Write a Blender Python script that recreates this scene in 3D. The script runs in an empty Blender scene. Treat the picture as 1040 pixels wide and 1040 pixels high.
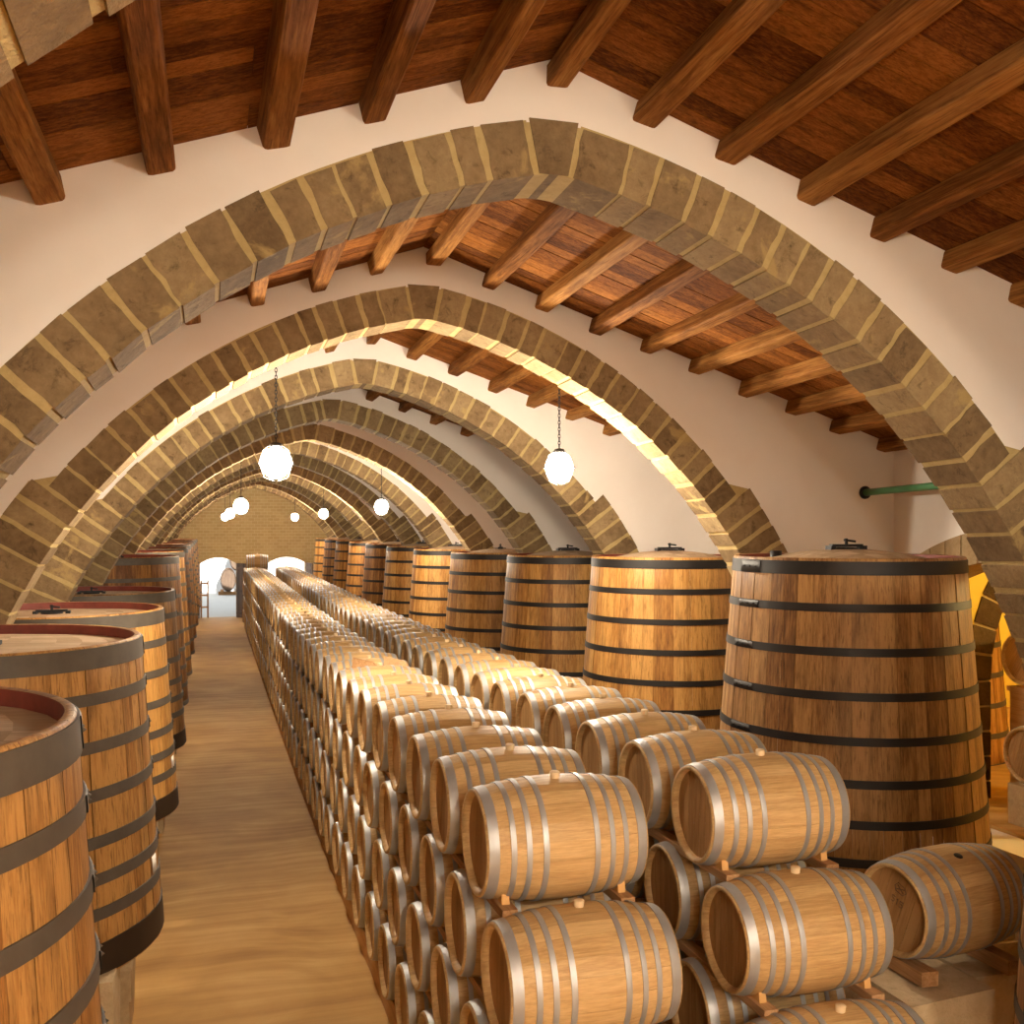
import bpy, bmesh, math, random
from mathutils import Vector, Matrix
random.seed(7)
PI = math.pi
COL = bpy.context.scene.collection
# ------------------------------------------------------------------ ground level along the hall
def gz(Y):
    g = .027
    if Y < 12: return -g*Y
    if Y < 26:
        t = Y-12
        return -g*12-g*(t-t*t/28)
    return -g*19
# ------------------------------------------------------------------ node helpers
def new_mat(name):
    m = bpy.data.materials.new(name); m.use_nodes = True
    nt = m.node_tree; nt.nodes.clear()
    out = nt.nodes.new('ShaderNodeOutputMaterial')
    b = nt.nodes.new('ShaderNodeBsdfPrincipled')
    nt.links.new(b.outputs[0], out.inputs[0])
    return m, nt, b
class N:
    def __init__(s, nt): s.nt = nt
    def put(s, sock, v):
        if v is None: return
        if hasattr(v, 'is_linked') or isinstance(v, bpy.types.NodeSocket): s.nt.links.new(v, sock)
        else: sock.default_value = v
    def coord(s, out='Object'):
        return s.nt.nodes.new('ShaderNodeTexCoord').outputs[out]
    def mapping(s, v, scale=(1,1,1), loc=None, rot=(0,0,0)):
        n = s.nt.nodes.new('ShaderNodeMapping'); s.put(n.inputs['Vector'], v)
        n.inputs['Scale'].default_value = scale; n.inputs['Rotation'].default_value = rot
        if loc is not None: s.put(n.inputs['Location'], loc)
        return n.outputs[0]
    def noise(s, v, scale=5, detail=4, rough=.55, dist=0):
        n = s.nt.nodes.new('ShaderNodeTexNoise'); s.put(n.inputs['Vector'], v)
        n.inputs['Scale'].default_value = scale; n.inputs['Detail'].default_value = detail
        n.inputs['Roughness'].default_value = rough; n.inputs['Distortion'].default_value = dist
        return n.outputs['Fac']
    def ramp(s, f, stops, interp='LINEAR'):
        n = s.nt.nodes.new('ShaderNodeValToRGB'); s.put(n.inputs[0], f)
        cr = n.color_ramp; cr.interpolation = interp
        while len(cr.elements) < len(stops): cr.elements.new(.5)
        for e, (p, c) in zip(cr.elements, stops):
            e.position = p; e.color = (*c, 1) if len(c) == 3 else c
        return n.outputs[0]
    def mix(s, f, a, b, mode='MIX'):
        n = s.nt.nodes.new('ShaderNodeMix'); n.data_type = 'RGBA'; n.blend_type = mode
        s.put(n.inputs[0], f)
        for i, v in ((6, a), (7, b)):
            s.put(n.inputs[i], (*v, 1) if isinstance(v, tuple) and len(v) == 3 else v)
        return n.outputs[2]
    def math(s, op, a, b=None, clamp=False):
        n = s.nt.nodes.new('ShaderNodeMath'); n.operation = op; n.use_clamp = clamp
        s.put(n.inputs[0], a); s.put(n.inputs[1], b)
        return n.outputs[0]
    def island(s): return s.nt.nodes.new('ShaderNodeNewGeometry').outputs['Random Per Island']
    def objrand(s): return s.nt.nodes.new('ShaderNodeObjectInfo').outputs['Random']
    def comb(s, x, y, z):
        n = s.nt.nodes.new('ShaderNodeCombineXYZ')
        for i, v in enumerate((x, y, z)): s.put(n.inputs[i], v)
        return n.outputs[0]
    def bump(s, h, strength=.3, dist=.02):
        n = s.nt.nodes.new('ShaderNodeBump'); n.inputs['Strength'].default_value = strength
        n.inputs['Distance'].default_value = dist; s.put(n.inputs['Height'], h)
        return n.outputs[0]
    def gray(s, v):
        n = s.nt.nodes.new('ShaderNodeCombineColor')
        for i in range(3): s.put(n.inputs[i], v)
        return n.outputs[0]

def wood(name, dark, mid, light, grain=(4, 60, 60), rough=.55, stain=.5, stain_col=(.05,.025,.01), isl=.5, spec=.4, bump=.25, objv=.25, stain_scale=1.6, streak=0):
    """grain: noise scale per object axis (small number = along the grain)"""
    m, nt, b = new_mat(name); n = N(nt)
    co = n.coord(); r = n.island(); orr = n.objrand()
    off = n.comb(n.math('MULTIPLY', r, 37.), n.math('MULTIPLY', r, 23.), n.math('MULTIPLY', orr, 51.))
    v = n.mapping(co, grain, off)
    f1 = n.noise(v, 1, 5, .6, .3)
    v2 = n.mapping(co, tuple(g*3 for g in grain), off)
    f2 = n.noise(v2, 1, 3, .6)
    f = n.math('ADD', n.math('MULTIPLY', f1, .65), n.math('MULTIPLY', f2, .35))
    f = n.math('ADD', f, n.math('MULTIPLY', n.math('SUBTRACT', r, .5), isl))
    f = n.math('ADD', f, n.math('MULTIPLY', n.math('SUBTRACT', orr, .5), objv))
    c = n.ramp(f, [(.31, dark), (.5, mid), (.69, light)])
    if stain:
        g2 = tuple(max(.6, g*.12) for g in grain)
        s = n.noise(n.mapping(co, g2, off), stain_scale, 5, .65, .4)
        sm = n.ramp(s, [(.48, (0,0,0)), (.70, (1,1,1))])
        c = n.mix(n.math('MULTIPLY', sm, stain), c, stain_col)
    if streak:
        k = n.noise(n.mapping(co, tuple(g*(2.2 if g > 10 else .7) for g in grain), off), 1, 4, .7, .6)
        km = n.ramp(k, [(.52, (0,0,0)), (.66, (1,1,1))])
        c = n.mix(n.math('MULTIPLY', km, streak), c, tuple(x*.5 for x in dark))
        w = n.noise(n.mapping(co, tuple(max(1.2, g*.2) for g in grain), off), 2.1, 5, .7)
        c = n.mix(n.math('MULTIPLY', n.ramp(w, [(.52, (0,0,0)), (.72, (1,1,1))]), streak*.5), c, light)
    nt.links.new(c, b.inputs['Base Color'])
    b.inputs['Roughness'].default_value = rough
    b.inputs['Specular IOR Level'].default_value = spec
    nt.links.new(n.bump(f, bump, .01), b.inputs['Normal'])
    return m
def metal(name, col, rough, met=1., var=.35, scale=9):
    m, nt, b = new_mat(name); n = N(nt)
    f = n.noise(n.coord(), scale, 4, .6)
    c = n.mix(f, tuple(x*(1-var) for x in col), tuple(min(1, x*(1+var)) for x in col))
    nt.links.new(c, b.inputs['Base Color'])
    b.inputs['Metallic'].default_value = met
    nt.links.new(n.math('ADD', n.math('MULTIPLY', f, .25), rough-.1), b.inputs['Roughness'])
    nt.links.new(n.bump(f, .12, .005), b.inputs['Normal'])
    return m
def plain(name, col, rough=.6, var=.15, scale=6, spec=.4, bump=.1):
    m, nt, b = new_mat(name); n = N(nt)
    f = n.noise(n.coord(), scale, 5, .6)
    c = n.mix(f, tuple(x*(1-var) for x in col), tuple(min(1, x*(1+var)) for x in col))
    nt.links.new(c, b.inputs['Base Color'])
    b.inputs['Roughness'].default_value = rough; b.inputs['Specular IOR Level'].default_value = spec
    nt.links.new(n.bump(f, bump, .01), b.inputs['Normal'])
    return m
def stone(name, dark, mid, light, isl=.6, pit=.5, scale=1., smear=None):
    m, nt, b = new_mat(name); n = N(nt)
    co = n.coord(); r = n.island()
    f1 = n.noise(co, 1.7*scale, 6, .65, .2); f2 = n.noise(co, 14*scale, 5, .7); f3 = n.noise(co, 45*scale, 3, .6)
    f = n.math('ADD', n.math('MULTIPLY', f1, .6), n.math('MULTIPLY', f2, .4))
    f = n.math('ADD', f, n.math('MULTIPLY', n.math('SUBTRACT', r, .5), isl))
    c = n.ramp(f, [(.25, dark), (.5, mid), (.75, light)])
    p = n.ramp(n.noise(co, 9*scale, 6, .75, .5), [(.55, (0,0,0)), (.72, (1,1,1))])
    c = n.mix(n.math('MULTIPLY', p, pit), c, tuple(x*.45 for x in dark))
    if smear:
        sm = n.ramp(n.noise(co, 2.6, 5, .6, .5), [(.60, (0,0,0)), (.68, (1,1,1))])
        c = n.mix(n.math('MULTIPLY', sm, .75), c, smear)
    nt.links.new(c, b.inputs['Base Color']); b.inputs['Roughness'].default_value = .9
    b.inputs['Specular IOR Level'].default_value = .2
    h = n.math('ADD', n.math('MULTIPLY', f2, .7), n.math('MULTIPLY', f3, .3))
    nt.links.new(n.bump(h, .6, .03), b.inputs['Normal'])
    return m
def emit(name, col, st):
    m = bpy.data.materials.new(name); m.use_nodes = True; nt = m.node_tree; nt.nodes.clear()
    o = nt.nodes.new('ShaderNodeOutputMaterial'); e = nt.nodes.new('ShaderNodeEmission')
    e.inputs[0].default_value = (*col, 1); e.inputs[1].default_value = st
    nt.links.new(e.outputs[0], o.inputs[0]); return m

M = {}
M['oak'] = wood('pale_oak', (.41,.25,.10), (.55,.36,.155), (.67,.46,.22), (4, 50, 50), .5, .3, (.31,.17,.06), .22, .3, .12, .18, streak=.22)
M['oak_head'] = wood('oak_head', (.28,.145,.05), (.39,.215,.08), (.48,.285,.115), (50, 50, 4), .6, .25, (.22,.11,.04), .3, .25, .15, .2)
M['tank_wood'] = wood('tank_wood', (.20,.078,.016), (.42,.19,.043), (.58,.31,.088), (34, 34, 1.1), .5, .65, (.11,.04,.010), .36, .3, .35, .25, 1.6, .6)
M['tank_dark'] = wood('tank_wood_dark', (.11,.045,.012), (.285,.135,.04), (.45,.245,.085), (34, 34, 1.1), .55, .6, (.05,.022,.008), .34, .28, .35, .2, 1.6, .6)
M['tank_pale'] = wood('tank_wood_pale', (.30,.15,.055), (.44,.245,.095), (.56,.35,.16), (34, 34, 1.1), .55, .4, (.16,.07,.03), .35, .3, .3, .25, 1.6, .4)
M['lid'] = wood('tank_lid', (.38,.26,.15), (.52,.37,.23), (.63,.47,.31), (3, 30, 30), .8, .4, (.24,.16,.09), .3, .2, .2, .2)
M['rim_red'] = plain('rim_red', (.20,.04,.025), .6, .5, 8)
M['hoop_iron'] = metal('tank_hoop_iron', (.10,.082,.062), .6, .2, .5, 7)
M['hoop_black'] = metal('tank_hoop_black', (.022,.018,.016), .5, .4, .5, 7)
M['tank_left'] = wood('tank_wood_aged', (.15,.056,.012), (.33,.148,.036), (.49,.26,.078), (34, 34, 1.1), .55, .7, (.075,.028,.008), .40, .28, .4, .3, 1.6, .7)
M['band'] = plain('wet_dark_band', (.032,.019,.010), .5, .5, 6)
M['stone_shaded'] = stone('rib_stone_shaded', (.05,.028,.010), (.10,.06,.022), (.16,.10,.04), .3, .6)  # darker arch stone: shade of the unlit rib face put into the colour
M['galv'] = metal('galvanised_hoop', (.45,.46,.47), .47, .6, .2, 11)
M['bung'] = plain('bung', (.72,.55,.33), .7)
M['plank'] = wood('ceiling_plank', (.085,.024,.004), (.215,.070,.012), (.35,.132,.026), (1.6, 42, 42), .8, .55, (.04,.012,.003), .3, .08, .2, 0, 2.2, .5)
M['beam'] = wood('beam_wood', (.13,.044,.010), (.28,.112,.026), (.44,.21,.058), (34, 1.5, 34), .75, .6, (.07,.024,.007), .2, .08, .5, .25, 2.5, .65)
M['rail'] = wood('rail_wood', (.26,.13,.05), (.42,.23,.10), (.55,.34,.17), (40, 2, 40), .75, .4, (.14,.07,.03), .2, .2, .3, .4)
M['chock'] = plain('chock_wood', (.66,.38,.13), .7)
M['door'] = wood('door_wood', (.06,.035,.02), (.12,.07,.04), (.19,.12,.07), (30, 30, 2), .6, .3)
M['stone'] = stone('arch_stone', (.135,.086,.042), (.26,.175,.088), (.41,.30,.155), .30, .8, 1., (.44,.31,.125))
M['mortar'] = stone('mortar', (.36,.255,.10), (.48,.355,.155), (.58,.45,.22), 0, .25)
M['block'] = stone('plinth_stone', (.30,.20,.10), (.46,.33,.18), (.60,.46,.28), .3, .35)
M['black'] = plain('black_iron', (.012,.011,.011), .5, .4)
M['green'] = plain('green_paint', (.06,.19,.075), .45, .3)
M['white'] = plain('paper', (.85,.82,.76), .8, .05)
M['lamp'] = emit('lamp_glass', (1., .87, .68), 150)
M['lamp_side'] = emit('lamp_side_glass', (1., .74, .30), 120)
def plaster(name, base, low):
    m, nt, b = new_mat(name); n = N(nt); co = n.coord()
    f = n.noise(co, .55, 5, .6, .3); f2 = n.noise(co, 30, 3, .6)
    c = n.ramp(f, [(.3, low), (.62, base)])
    nt.links.new(c, b.inputs['Base Color']); b.inputs['Roughness'].default_value = .92
    b.inputs['Specular IOR Level'].default_value = .15
    nt.links.new(n.bump(n.math('ADD', f, n.math('MULTIPLY', f2, .15)), .25, .02), b.inputs['Normal'])
    return m
M['plaster'] = plaster('white_plaster', (.88,.825,.76), (.81,.74,.665))
M['yellow'] = plaster('yellow_plaster', (.80,.60,.10), (.72,.52,.08))
# tufa brick end wall
def brickwall():
    m, nt, b = new_mat('tufa_blocks'); n = N(nt)
    br = nt.nodes.new('ShaderNodeTexBrick')
    co = n.coord(); v = n.mapping(co, (1,1,1), None, (PI/2,0,0)); n.put(br.inputs['Vector'], v)
    br.inputs['Color1'].default_value = (.47,.33,.15,1); br.inputs['Color2'].default_value = (.39,.26,.11,1)
    br.inputs['Mortar'].default_value = (.55,.42,.21,1); br.inputs['Scale'].default_value = 1.6
    br.inputs['Mortar Size'].default_value = .02
    f = n.noise(co, 1.2, 5, .6)
    c = n.mix(n.math('MULTIPLY', f, .6), br.outputs['Color'], (.36,.24,.1))
    nt.links.new(c, b.inputs['Base Color']); b.inputs['Roughness'].default_value = .9
    return m
M['brick'] = brickwall()
def floormat():
    m, nt, b = new_mat('earth_floor'); n = N(nt); co = n.coord()
    f = n.noise(co, .8, 5, .55, .4)
    d = nt.nodes.new('ShaderNodeVectorMath'); d.operation = 'DISTANCE'; n.put(d.inputs[0], n.mapping(co, (1, .8, 1))); d.inputs[1].default_value = (.9, -9, 0)
    ang = n.noise(co, .5, 2, .5)
    ring = n.noise(n.comb(n.math('ADD', n.math('MULTIPLY', d.outputs['Value'], 5.2), n.math('MULTIPLY', ang, 3.)), n.math('MULTIPLY', ang, 2.), 0.), 1., 3, .6, .0)
    fine = n.noise(co, 60, 3, .6)
    t = n.math('ADD', n.math('MULTIPLY', f, .5), n.math('MULTIPLY', ring, .5))
    c = n.ramp(t, [(.37, (.37,.195,.05)), (.5, (.51,.295,.085)), (.63, (.64,.40,.14))])
    c = n.mix(n.math('MULTIPLY', fine, .25), c, (.36,.21,.085))
    nt.links.new(c, b.inputs['Base Color']); b.inputs['Roughness'].default_value = .7
    b.inputs['Specular IOR Level'].default_value = .3
    nt.links.new(n.bump(n.math('ADD', ring, n.math('MULTIPLY', fine, .1)), .25, .02), b.inputs['Normal'])
    return m
M['floor'] = floormat()
M['asphalt'] = plain('courtyard_paving', (.42,.43,.42), .85, .15, 3)
M['limewash'] = plain('courtyard_wall', (.85,.85,.84), .9, .05, 2)

# ------------------------------------------------------------------ mesh builder
class MB:
    def __init__(s): s.v = []; s.f = []; s.m = []; s.s = []
    def face(s, idx, mat=0, smooth=False): s.f.append(tuple(idx)); s.m.append(mat); s.s.append(smooth)
    def vert(s, p): s.v.append(tuple(p)); return len(s.v)-1
    def box(s, x0, x1, y0, y1, z0, z1, mat=0, jit=0, taper=0):
        b = len(s.v)
        for z in (z0, z1):
            t = taper if z == z1 else 0
            for (x, y) in ((x0+t, y0+t), (x1-t, y0+t), (x1-t, y1-t), (x0+t, y1-t)):
                s.v.append((x+random.uniform(-jit, jit), y+random.uniform(-jit, jit), z+random.uniform(-jit, jit)))
        for q in ((0,3,2,1), (4,5,6,7), (0,1,5,4), (1,2,6,5), (2,3,7,6), (3,0,4,7)):
            s.face([b+i for i in q], mat)
    def prism(s, front, back, mat=0, smooth=False):
        """front, back: lists of points in matching order"""
        n = len(front); a = len(s.v); s.v += [tuple(p) for p in front]; b = len(s.v); s.v += [tuple(p) for p in back]
        s.face([a+i for i in range(n)], mat); s.face([b+i for i in reversed(range(n))], mat)
        for i in range(n):
            j = (i+1) % n; s.face((a+j, a+i, b+i, b+j), mat, smooth)
    def lathe(s, prof, seg=32, mat=0, axis='z', smooth=True, a0=0, a1=2*PI, closed=True, sx=1., sy=1., sharp=False):
        if sharp:
            for p, q in zip(prof[:-1], prof[1:]): s.lathe([p, q], seg, mat, axis, smooth, a0, a1, closed, sx, sy)
            return
        n = len(prof); base = len(s.v); cnt = seg if closed else seg+1
        for i in range(cnt):
            a = a0+(a1-a0)*i/seg; ca, sa = math.cos(a)*sx, math.sin(a)*sy
            for r, h in prof:
                s.v.append((r*ca, r*sa, h) if axis == 'z' else ((h, r*ca, r*sa) if axis == 'x' else (r*ca, h, r*sa)))
        for i in range(seg):
            i2 = (i+1) % cnt
            for k in range(n-1):
                q = (base+i*n+k, base+i2*n+k, base+i2*n+k+1, base+i*n+k+1)
                if axis == 'y': q = q[::-1]
                s.face(q, mat, smooth)
    def tube(s, pts, r, seg=8, mat=0, cap=True):
        pts = [Vector(p) for p in pts]; base = len(s.v); up = Vector((.123, .9, .21)).normalized()
        for i, p in enumerate(pts):
            d = (pts[min(i+1, len(pts)-1)]-pts[max(i-1, 0)]).normalized()
            u = d.cross(up).normalized(); w = d.cross(u)
            for k in range(seg):
                a = 2*PI*k/seg; s.v.append(tuple(p+u*r*math.cos(a)+w*r*math.sin(a)))
        for i in range(len(pts)-1):
            for k in range(seg):
                k2 = (k+1) % seg
                s.face((base+i*seg+k, base+i*seg+k2, base+(i+1)*seg+k2, base+(i+1)*seg+k), mat, True)
        if cap:
            s.face([base+k for k in reversed(range(seg))], mat); e = base+(len(pts)-1)*seg
            s.face([e+k for k in range(seg)], mat)
    def mesh(s, name, mats, shear=False):
        me = bpy.data.meshes.new(name)
        v = [(x, y, z+gz(y)) for x, y, z in s.v] if shear else s.v
        me.from_pydata(v, [], s.f)
        for m in (mats if isinstance(mats, (list, tuple)) else [mats]): me.materials.append(m)
        me.polygons.foreach_set('material_index', s.m); me.polygons.foreach_set('use_smooth', s.s)
        bm = bmesh.new(); bm.from_mesh(me); bmesh.ops.recalc_face_normals(bm, faces=bm.faces); bm.to_mesh(me); bm.free()
        me.update(); return me
    def build(s, name, mats, parent=None, shear=False, loc=None):
        return link(name, s.mesh(name, mats, shear), parent, loc)
def link(name, me, parent=None, loc=None):
    o = bpy.data.objects.new(name, me); COL.objects.link(o)
    if parent is not None: o.parent = parent
    if loc is not None: o.location = loc
    return o
def empty(name, loc, rz=0):
    o = bpy.data.objects.new(name, None); COL.objects.link(o); o.location = loc; o.rotation_euler = (0,0,rz)
    o.empty_display_size = .1; return o
def tag(o, label, cat=None, group=None, kind=None):
    o['label'] = label
    if cat: o['category'] = cat
    if group: o['group'] = group
    if kind: o['kind'] = kind
    return o
def copy_tree(o, parent=None):
    c = o.copy(); COL.objects.link(c)
    if parent is not None: c.parent = parent
    for ch in list(o.children): copy_tree(ch, c)
    return c
ORD = 'first second third fourth fifth sixth seventh eighth ninth tenth eleventh twelfth thirteenth fourteenth fifteenth sixteenth seventeenth eighteenth nineteenth'.split()
TEN = ['', '', 'twent', 'thirt', 'fort', 'fift']
def ordw(n):
    if n <= 19: return ORD[n-1]
    t, u = divmod(n, 10)
    return TEN[t]+('ieth' if u == 0 else 'y-'+ORD[u-1])

# ------------------------------------------------------------------ hall geometry
X0 = 2.1                                   # ridge line
XL, XR = -3.5, 7.7                         # side walls
YE = 54.6                                  # end wall
AT = .45                                   # arch thickness
ARCH = [2.34]+[6.3+4.2*k for k in range(12)]
YB = -6.0                                  # wall behind
def roofz(X): return 7.22-.34*abs(X-X0)
CX, CZ, RI, RO = -.95, 1.24, 5.35, 5.70
def arch_h(z, R): return math.sqrt(max(0, R*R-(z-CZ)**2))+CX
def outer_top(X):
    h = abs(X-X0)
    return CZ+math.sqrt(max(0, (RO-.03)**2-(h-CX)**2)) if h-CX < RO-.03 else 0
# floor
fb = MB(); ys = [YB+(YE+.6-YB)*i/60 for i in range(61)]
for i, y in enumerate(ys):
    fb.vert((XL-.3, y, 0)); fb.vert((XR+.3, y, 0))
for i in range(60): fb.face((2*i, 2*i+1, 2*i+3, 2*i+2), 0, True)
fl = fb.build('floor', M['floor'], shear=True); tag(fl, 'bare ochre earth floor of the cellar aisle with faint curved sweeping marks', None, None, 'structure')
# spandrel walls and arches
def strip_wall(xs, lo, hi, y0, y1, mb, mat=0):
    for a, b in zip(xs[:-1], xs[1:]):
        la, lb, ha, hb = lo(a), lo(b), hi(a), hi(b)
        if ha-la < .01 and hb-lb < .01: continue
        mb.prism([(a,y0,la), (b,y0,lb), (b,y0,hb), (a,y0,ha)], [(a,y1,la), (b,y1,lb), (b,y1,hb), (a,y1,ha)], mat)
def arch_stones(y0, y1, seed):
    rnd = random.Random(seed); mb = MB()
    def P(side, ph, R): return (X0+side*(CX+R*math.cos(ph)), CZ+R*math.sin(ph))
    def ring(side, p0, p1, r0, r1, mat, d, ny=1):
        k = max(1, int((p1-p0)/.03)); A = []; 
        inn = [P(side, p0+(p1-p0)*i/k, r0) for i in range(k+1)]
        out = [P(side, p1+(p0-p1)*i/k, r1) for i in range(k+1)]
        w = lambda: rnd.uniform(-.0013, .0013)
        inn += [P(side, p1+w(), r0+(r1-r0)*t) for t in (.25, .5, .75)]
        out += [P(side, p0+w(), r1+(r0-r1)*t) for t in (.25, .5, .75)]
        j = lambda: rnd.uniform(-.005, .005)
        fr = [(x+j(), y0-d, z+j()) for x, z in inn+out]; bk = [(x, y1+d-(y-(y0-d)), z) for (x, y, z) in fr]
        mb.prism(fr, bk, mat)
    phtop = math.acos(-CX/RI)*.984
    for side in (-1, 1):
        p = 0.
        # mortar core
        k = 40
        inn = [P(side, phtop*i/k, RI+.002) for i in range(k+1)]; out = [P(side, phtop*(k-i)/k, (RO-.012)+(.165 if phtop*(k-i)/k < .68 else 0)) for i in range(k+1)]
        for i in range(k):
            q = [inn[i], inn[i+1], out[k-i-1], out[k-i]]
            mb.prism([(x, y0-.005, z) for x, z in q], [(x, y1+.005, z) for x, z in q], 1)
        while p < phtop-.01:
            step = rnd.uniform(.035, .049)
            q = min(phtop, p+step)
            if phtop-q < .02: q = phtop
            gi = .0040
            ro = RO+(.17 if p < .655 else 0)
            ring(side, p+gi*rnd.uniform(.4, 1.4), q-gi*rnd.uniform(.4, 1.6), RI-rnd.uniform(.006,.014), ro+rnd.uniform(-.03,.005), 0, .010+rnd.uniform(0,.004))
            p = q
        # pier below the springing
        z = -.3; 
        while z < CZ-.05:
            z2 = min(CZ, z+rnd.uniform(.27, .36))
            if CZ-z2 < .15: z2 = CZ
            xa, xb = sorted((X0+side*(CX+RI), X0+side*(CX+RO+.5)))
            mb.box(xa, xb, y0-.008, y1+.008, z+.006, z2-.006, 0, .005); z = z2
        xa, xb = sorted((X0+side*(CX+RI+.01), X0+side*(CX+RO+.49)))
        mb.box(xa, xb, y0, y1, -.4, CZ, 1)
    # keystone
    m0, m1 = P(1, phtop*.985, RI+.004), P(1, phtop*.985, RO-.012)
    mq = [(2*X0-m0[0], m0[1]), (X0, CZ+math.sqrt(RI*RI-CX*CX)-.016), m0, m1, (X0, CZ+math.sqrt(RO*RO-CX*CX)-.04), (2*X0-m1[0], m1[1])]
    mb.prism([(x, y0-.003, z) for x, z in mq], [(x, y1+.003, z) for x, z in mq], 1)
    a, b = P(1, phtop+.004, RI), P(1, phtop+.004, RO)
    zi = CZ+math.sqrt(RI*RI-CX*CX)-.02; zo = CZ+math.sqrt(RO*RO-CX*CX)-.03
    fr = [(2*X0-a[0], y0-.012, a[1]), (X0, y0-.012, zi), (a[0], y0-.012, a[1]), (b[0], y0-.012, b[1]), (X0+.06, y0-.012, zo), (X0-.06, y0-.012, zo), (2*X0-b[0], y0-.012, b[1])]
    mb.prism(fr, [(x, y1+.012, z) for x, y, z in fr], 0)
    return mb
for i, Y in enumerate(ARCH):
    xs = sorted(set([XL, XR, X0]+[XL+(XR-XL)*k/80 for k in range(81)]))
    def lo(X):
        t = outer_top(X); return t if t > 0 else -.3
    w = MB(); strip_wall(xs, lo, lambda X: roofz(X)+.02, Y, Y+AT, w)
    pos = ['nearest the camera' if i == 0 else ordw(i+1)+' from the camera'][0]
    o = w.build('wall_crossing_%d' % (i+1), M['plaster'], shear=True)
    tag(o, 'white plaster gable wall above the stone arch %s' % pos, None, None, 'structure')
    s = arch_stones(Y, Y+AT, 11+i).build('trim_%d' % (i+1), [M['stone'], M['mortar']], shear=True)
    tag(s, 'pointed tufa stone arch across the cellar, %s' % pos, None, None, 'structure')
# side walls
w = MB(); 
yy = [YB+(YE-YB)*k/40 for k in range(41)]
for a, b in zip(yy[:-1], yy[1:]): w.box(XL-.4, XL, a, b, -.4, roofz(XL)+.3)
o = w.build('wall_left', M['plaster'], shear=True); tag(o, 'white plaster side wall behind the left row of tanks', None, None, 'structure')
# right wall with one wide segmental opening in the bay behind the nearest full arch
OY0, OY1, OC = 6.85, 10.35, 3.98
w = MB(); Rw = XR+.5
def seg_top(y, up=0):
    t = (y-(OY0+OY1)/2)/((OY1-OY0)/2); return OC-.42*t*t+up
def wall_yz(mb, ys, lo, hi, x0, x1, mat=0):
    for a, b in zip(ys[:-1], ys[1:]):
        mb.prism([(x0,a,lo(a)), (x0,b,lo(b)), (x0,b,hi(b)), (x0,a,hi(a))], [(x1,a,lo(a)), (x1,b,lo(b)), (x1,b,hi(b)), (x1,a,hi(a))], mat)
top = lambda y: roofz(XR)+.3
oy = [OY0+(OY1-OY0)*k/24 for k in range(25)]
wall_yz(w, oy, lambda y: seg_top(y, .34), top, XR, Rw)
wall_yz(w, oy, lambda y: -.4, lambda y: 1.05, XR, Rw)
wall_yz(w, [YB, -2, 2.5, OY0], lambda y: -.4, top, XR, Rw)
wall_yz(w, [OY1]+[OY1+(YE-OY1)*k/30 for k in range(1, 31)], lambda y: -.4, top, XR, Rw)
o = w.build('wall_right', M['plaster'], shear=True); tag(o, 'white plaster side wall behind the right row of tanks', None, None, 'structure')
st = MB()
for k in range(14):
    a, b = OY0+(OY1-OY0)*(k+.03)/14, OY0+(OY1-OY0)*(k+.97)/14
    q = [(a, seg_top(a)), (b, seg_top(b)), (b, seg_top(b, .345)), (a, seg_top(a, .345))]
    st.prism([(XR-.012, y, z) for y, z in q], [(Rw+.01, y, z) for y, z in q], 0)
for a, b in zip(oy[:-1], oy[1:]):
    q = [(a, seg_top(a, .01)), (b, seg_top(b, .01)), (b, seg_top(b, .335)), (a, seg_top(a, .335))]
    st.prism([(XR, y, z) for y, z in q], [(Rw, y, z) for y, z in q], 1)
o = st.build('trim_20', [M['block'], M['mortar']], shear=True); tag(o, 'low segmental stone arch over the opening in the right wall', None, None, 'structure')
# end wall with two doorways
D = [(-.47, 1.29), (2.85, 4.73)]; DT = 3.04; DG = 0.
def dlo(X):
    for a, b in D:
        if a < X < b:
            t = (X-(a+b)/2)/((b-a)/2); return DT-.30*t*t
    return -.4
e = 1e-4; xs = {XL, XR, X0}
for a, b in D:
    for k in range(13): xs.add(a+e+(b-a-2*e)*k/12)
    xs |= {a-e, b+e}
for k in range(30): xs.add(XL+(XR-XL)*k/30)
w = MB(); strip_wall(sorted(xs), dlo, lambda X: roofz(X)+.3, YE, YE+.6, w)
o = w.build('wall_back', M['brick'], shear=True); tag(o, 'far end wall of small tufa blocks with two arched doorways', None, None, 'structure')
w = MB(); w.box(XL-.4, XR+.5, YB-.4, YB, -.4, 9)
o = w.build('wall_front', M['plaster'], shear=True); tag(o, 'plaster wall behind the camera', None, None, 'structure')
# ceiling boards
cb = MB(); rnd = random.Random(3)
bays = [YB]+ARCH+[YE]
for bi in range(len(bays)-1):
    ya, yb = bays[bi], bays[bi+1]
    n = max(1, int((yb-ya)/.17)); wd = (yb-ya)/n
    for k in range(n):
        y0, y1 = ya+k*wd+.003, ya+(k+1)*wd-.003
        for side in (-1, 1):
            xe = XL-.3 if side < 0 else XR+.4
            if bi < 5:
                cuts = [0]+sorted(rnd.sample([.21, .32, .43, .53, .64, .74, .85], 2))+[1]
            else: cuts = [0, 1]
            for c0, c1 in zip(cuts[:-1], cuts[1:]):
                xa, xb = X0+(xe-X0)*c0+side*.002, X0+(xe-X0)*c1-side*.002
                dz = rnd.uniform(0, .006)
                q = [(xa, roofz(xa)+dz), (xb, roofz(xb)+dz), (xb, roofz(xb)+dz+.04), (xa, roofz(xa)+dz+.04)]
                cb.prism([(x, y0, z) for x, z in q], [(x, y1, z) for x, z in q], 0)
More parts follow.
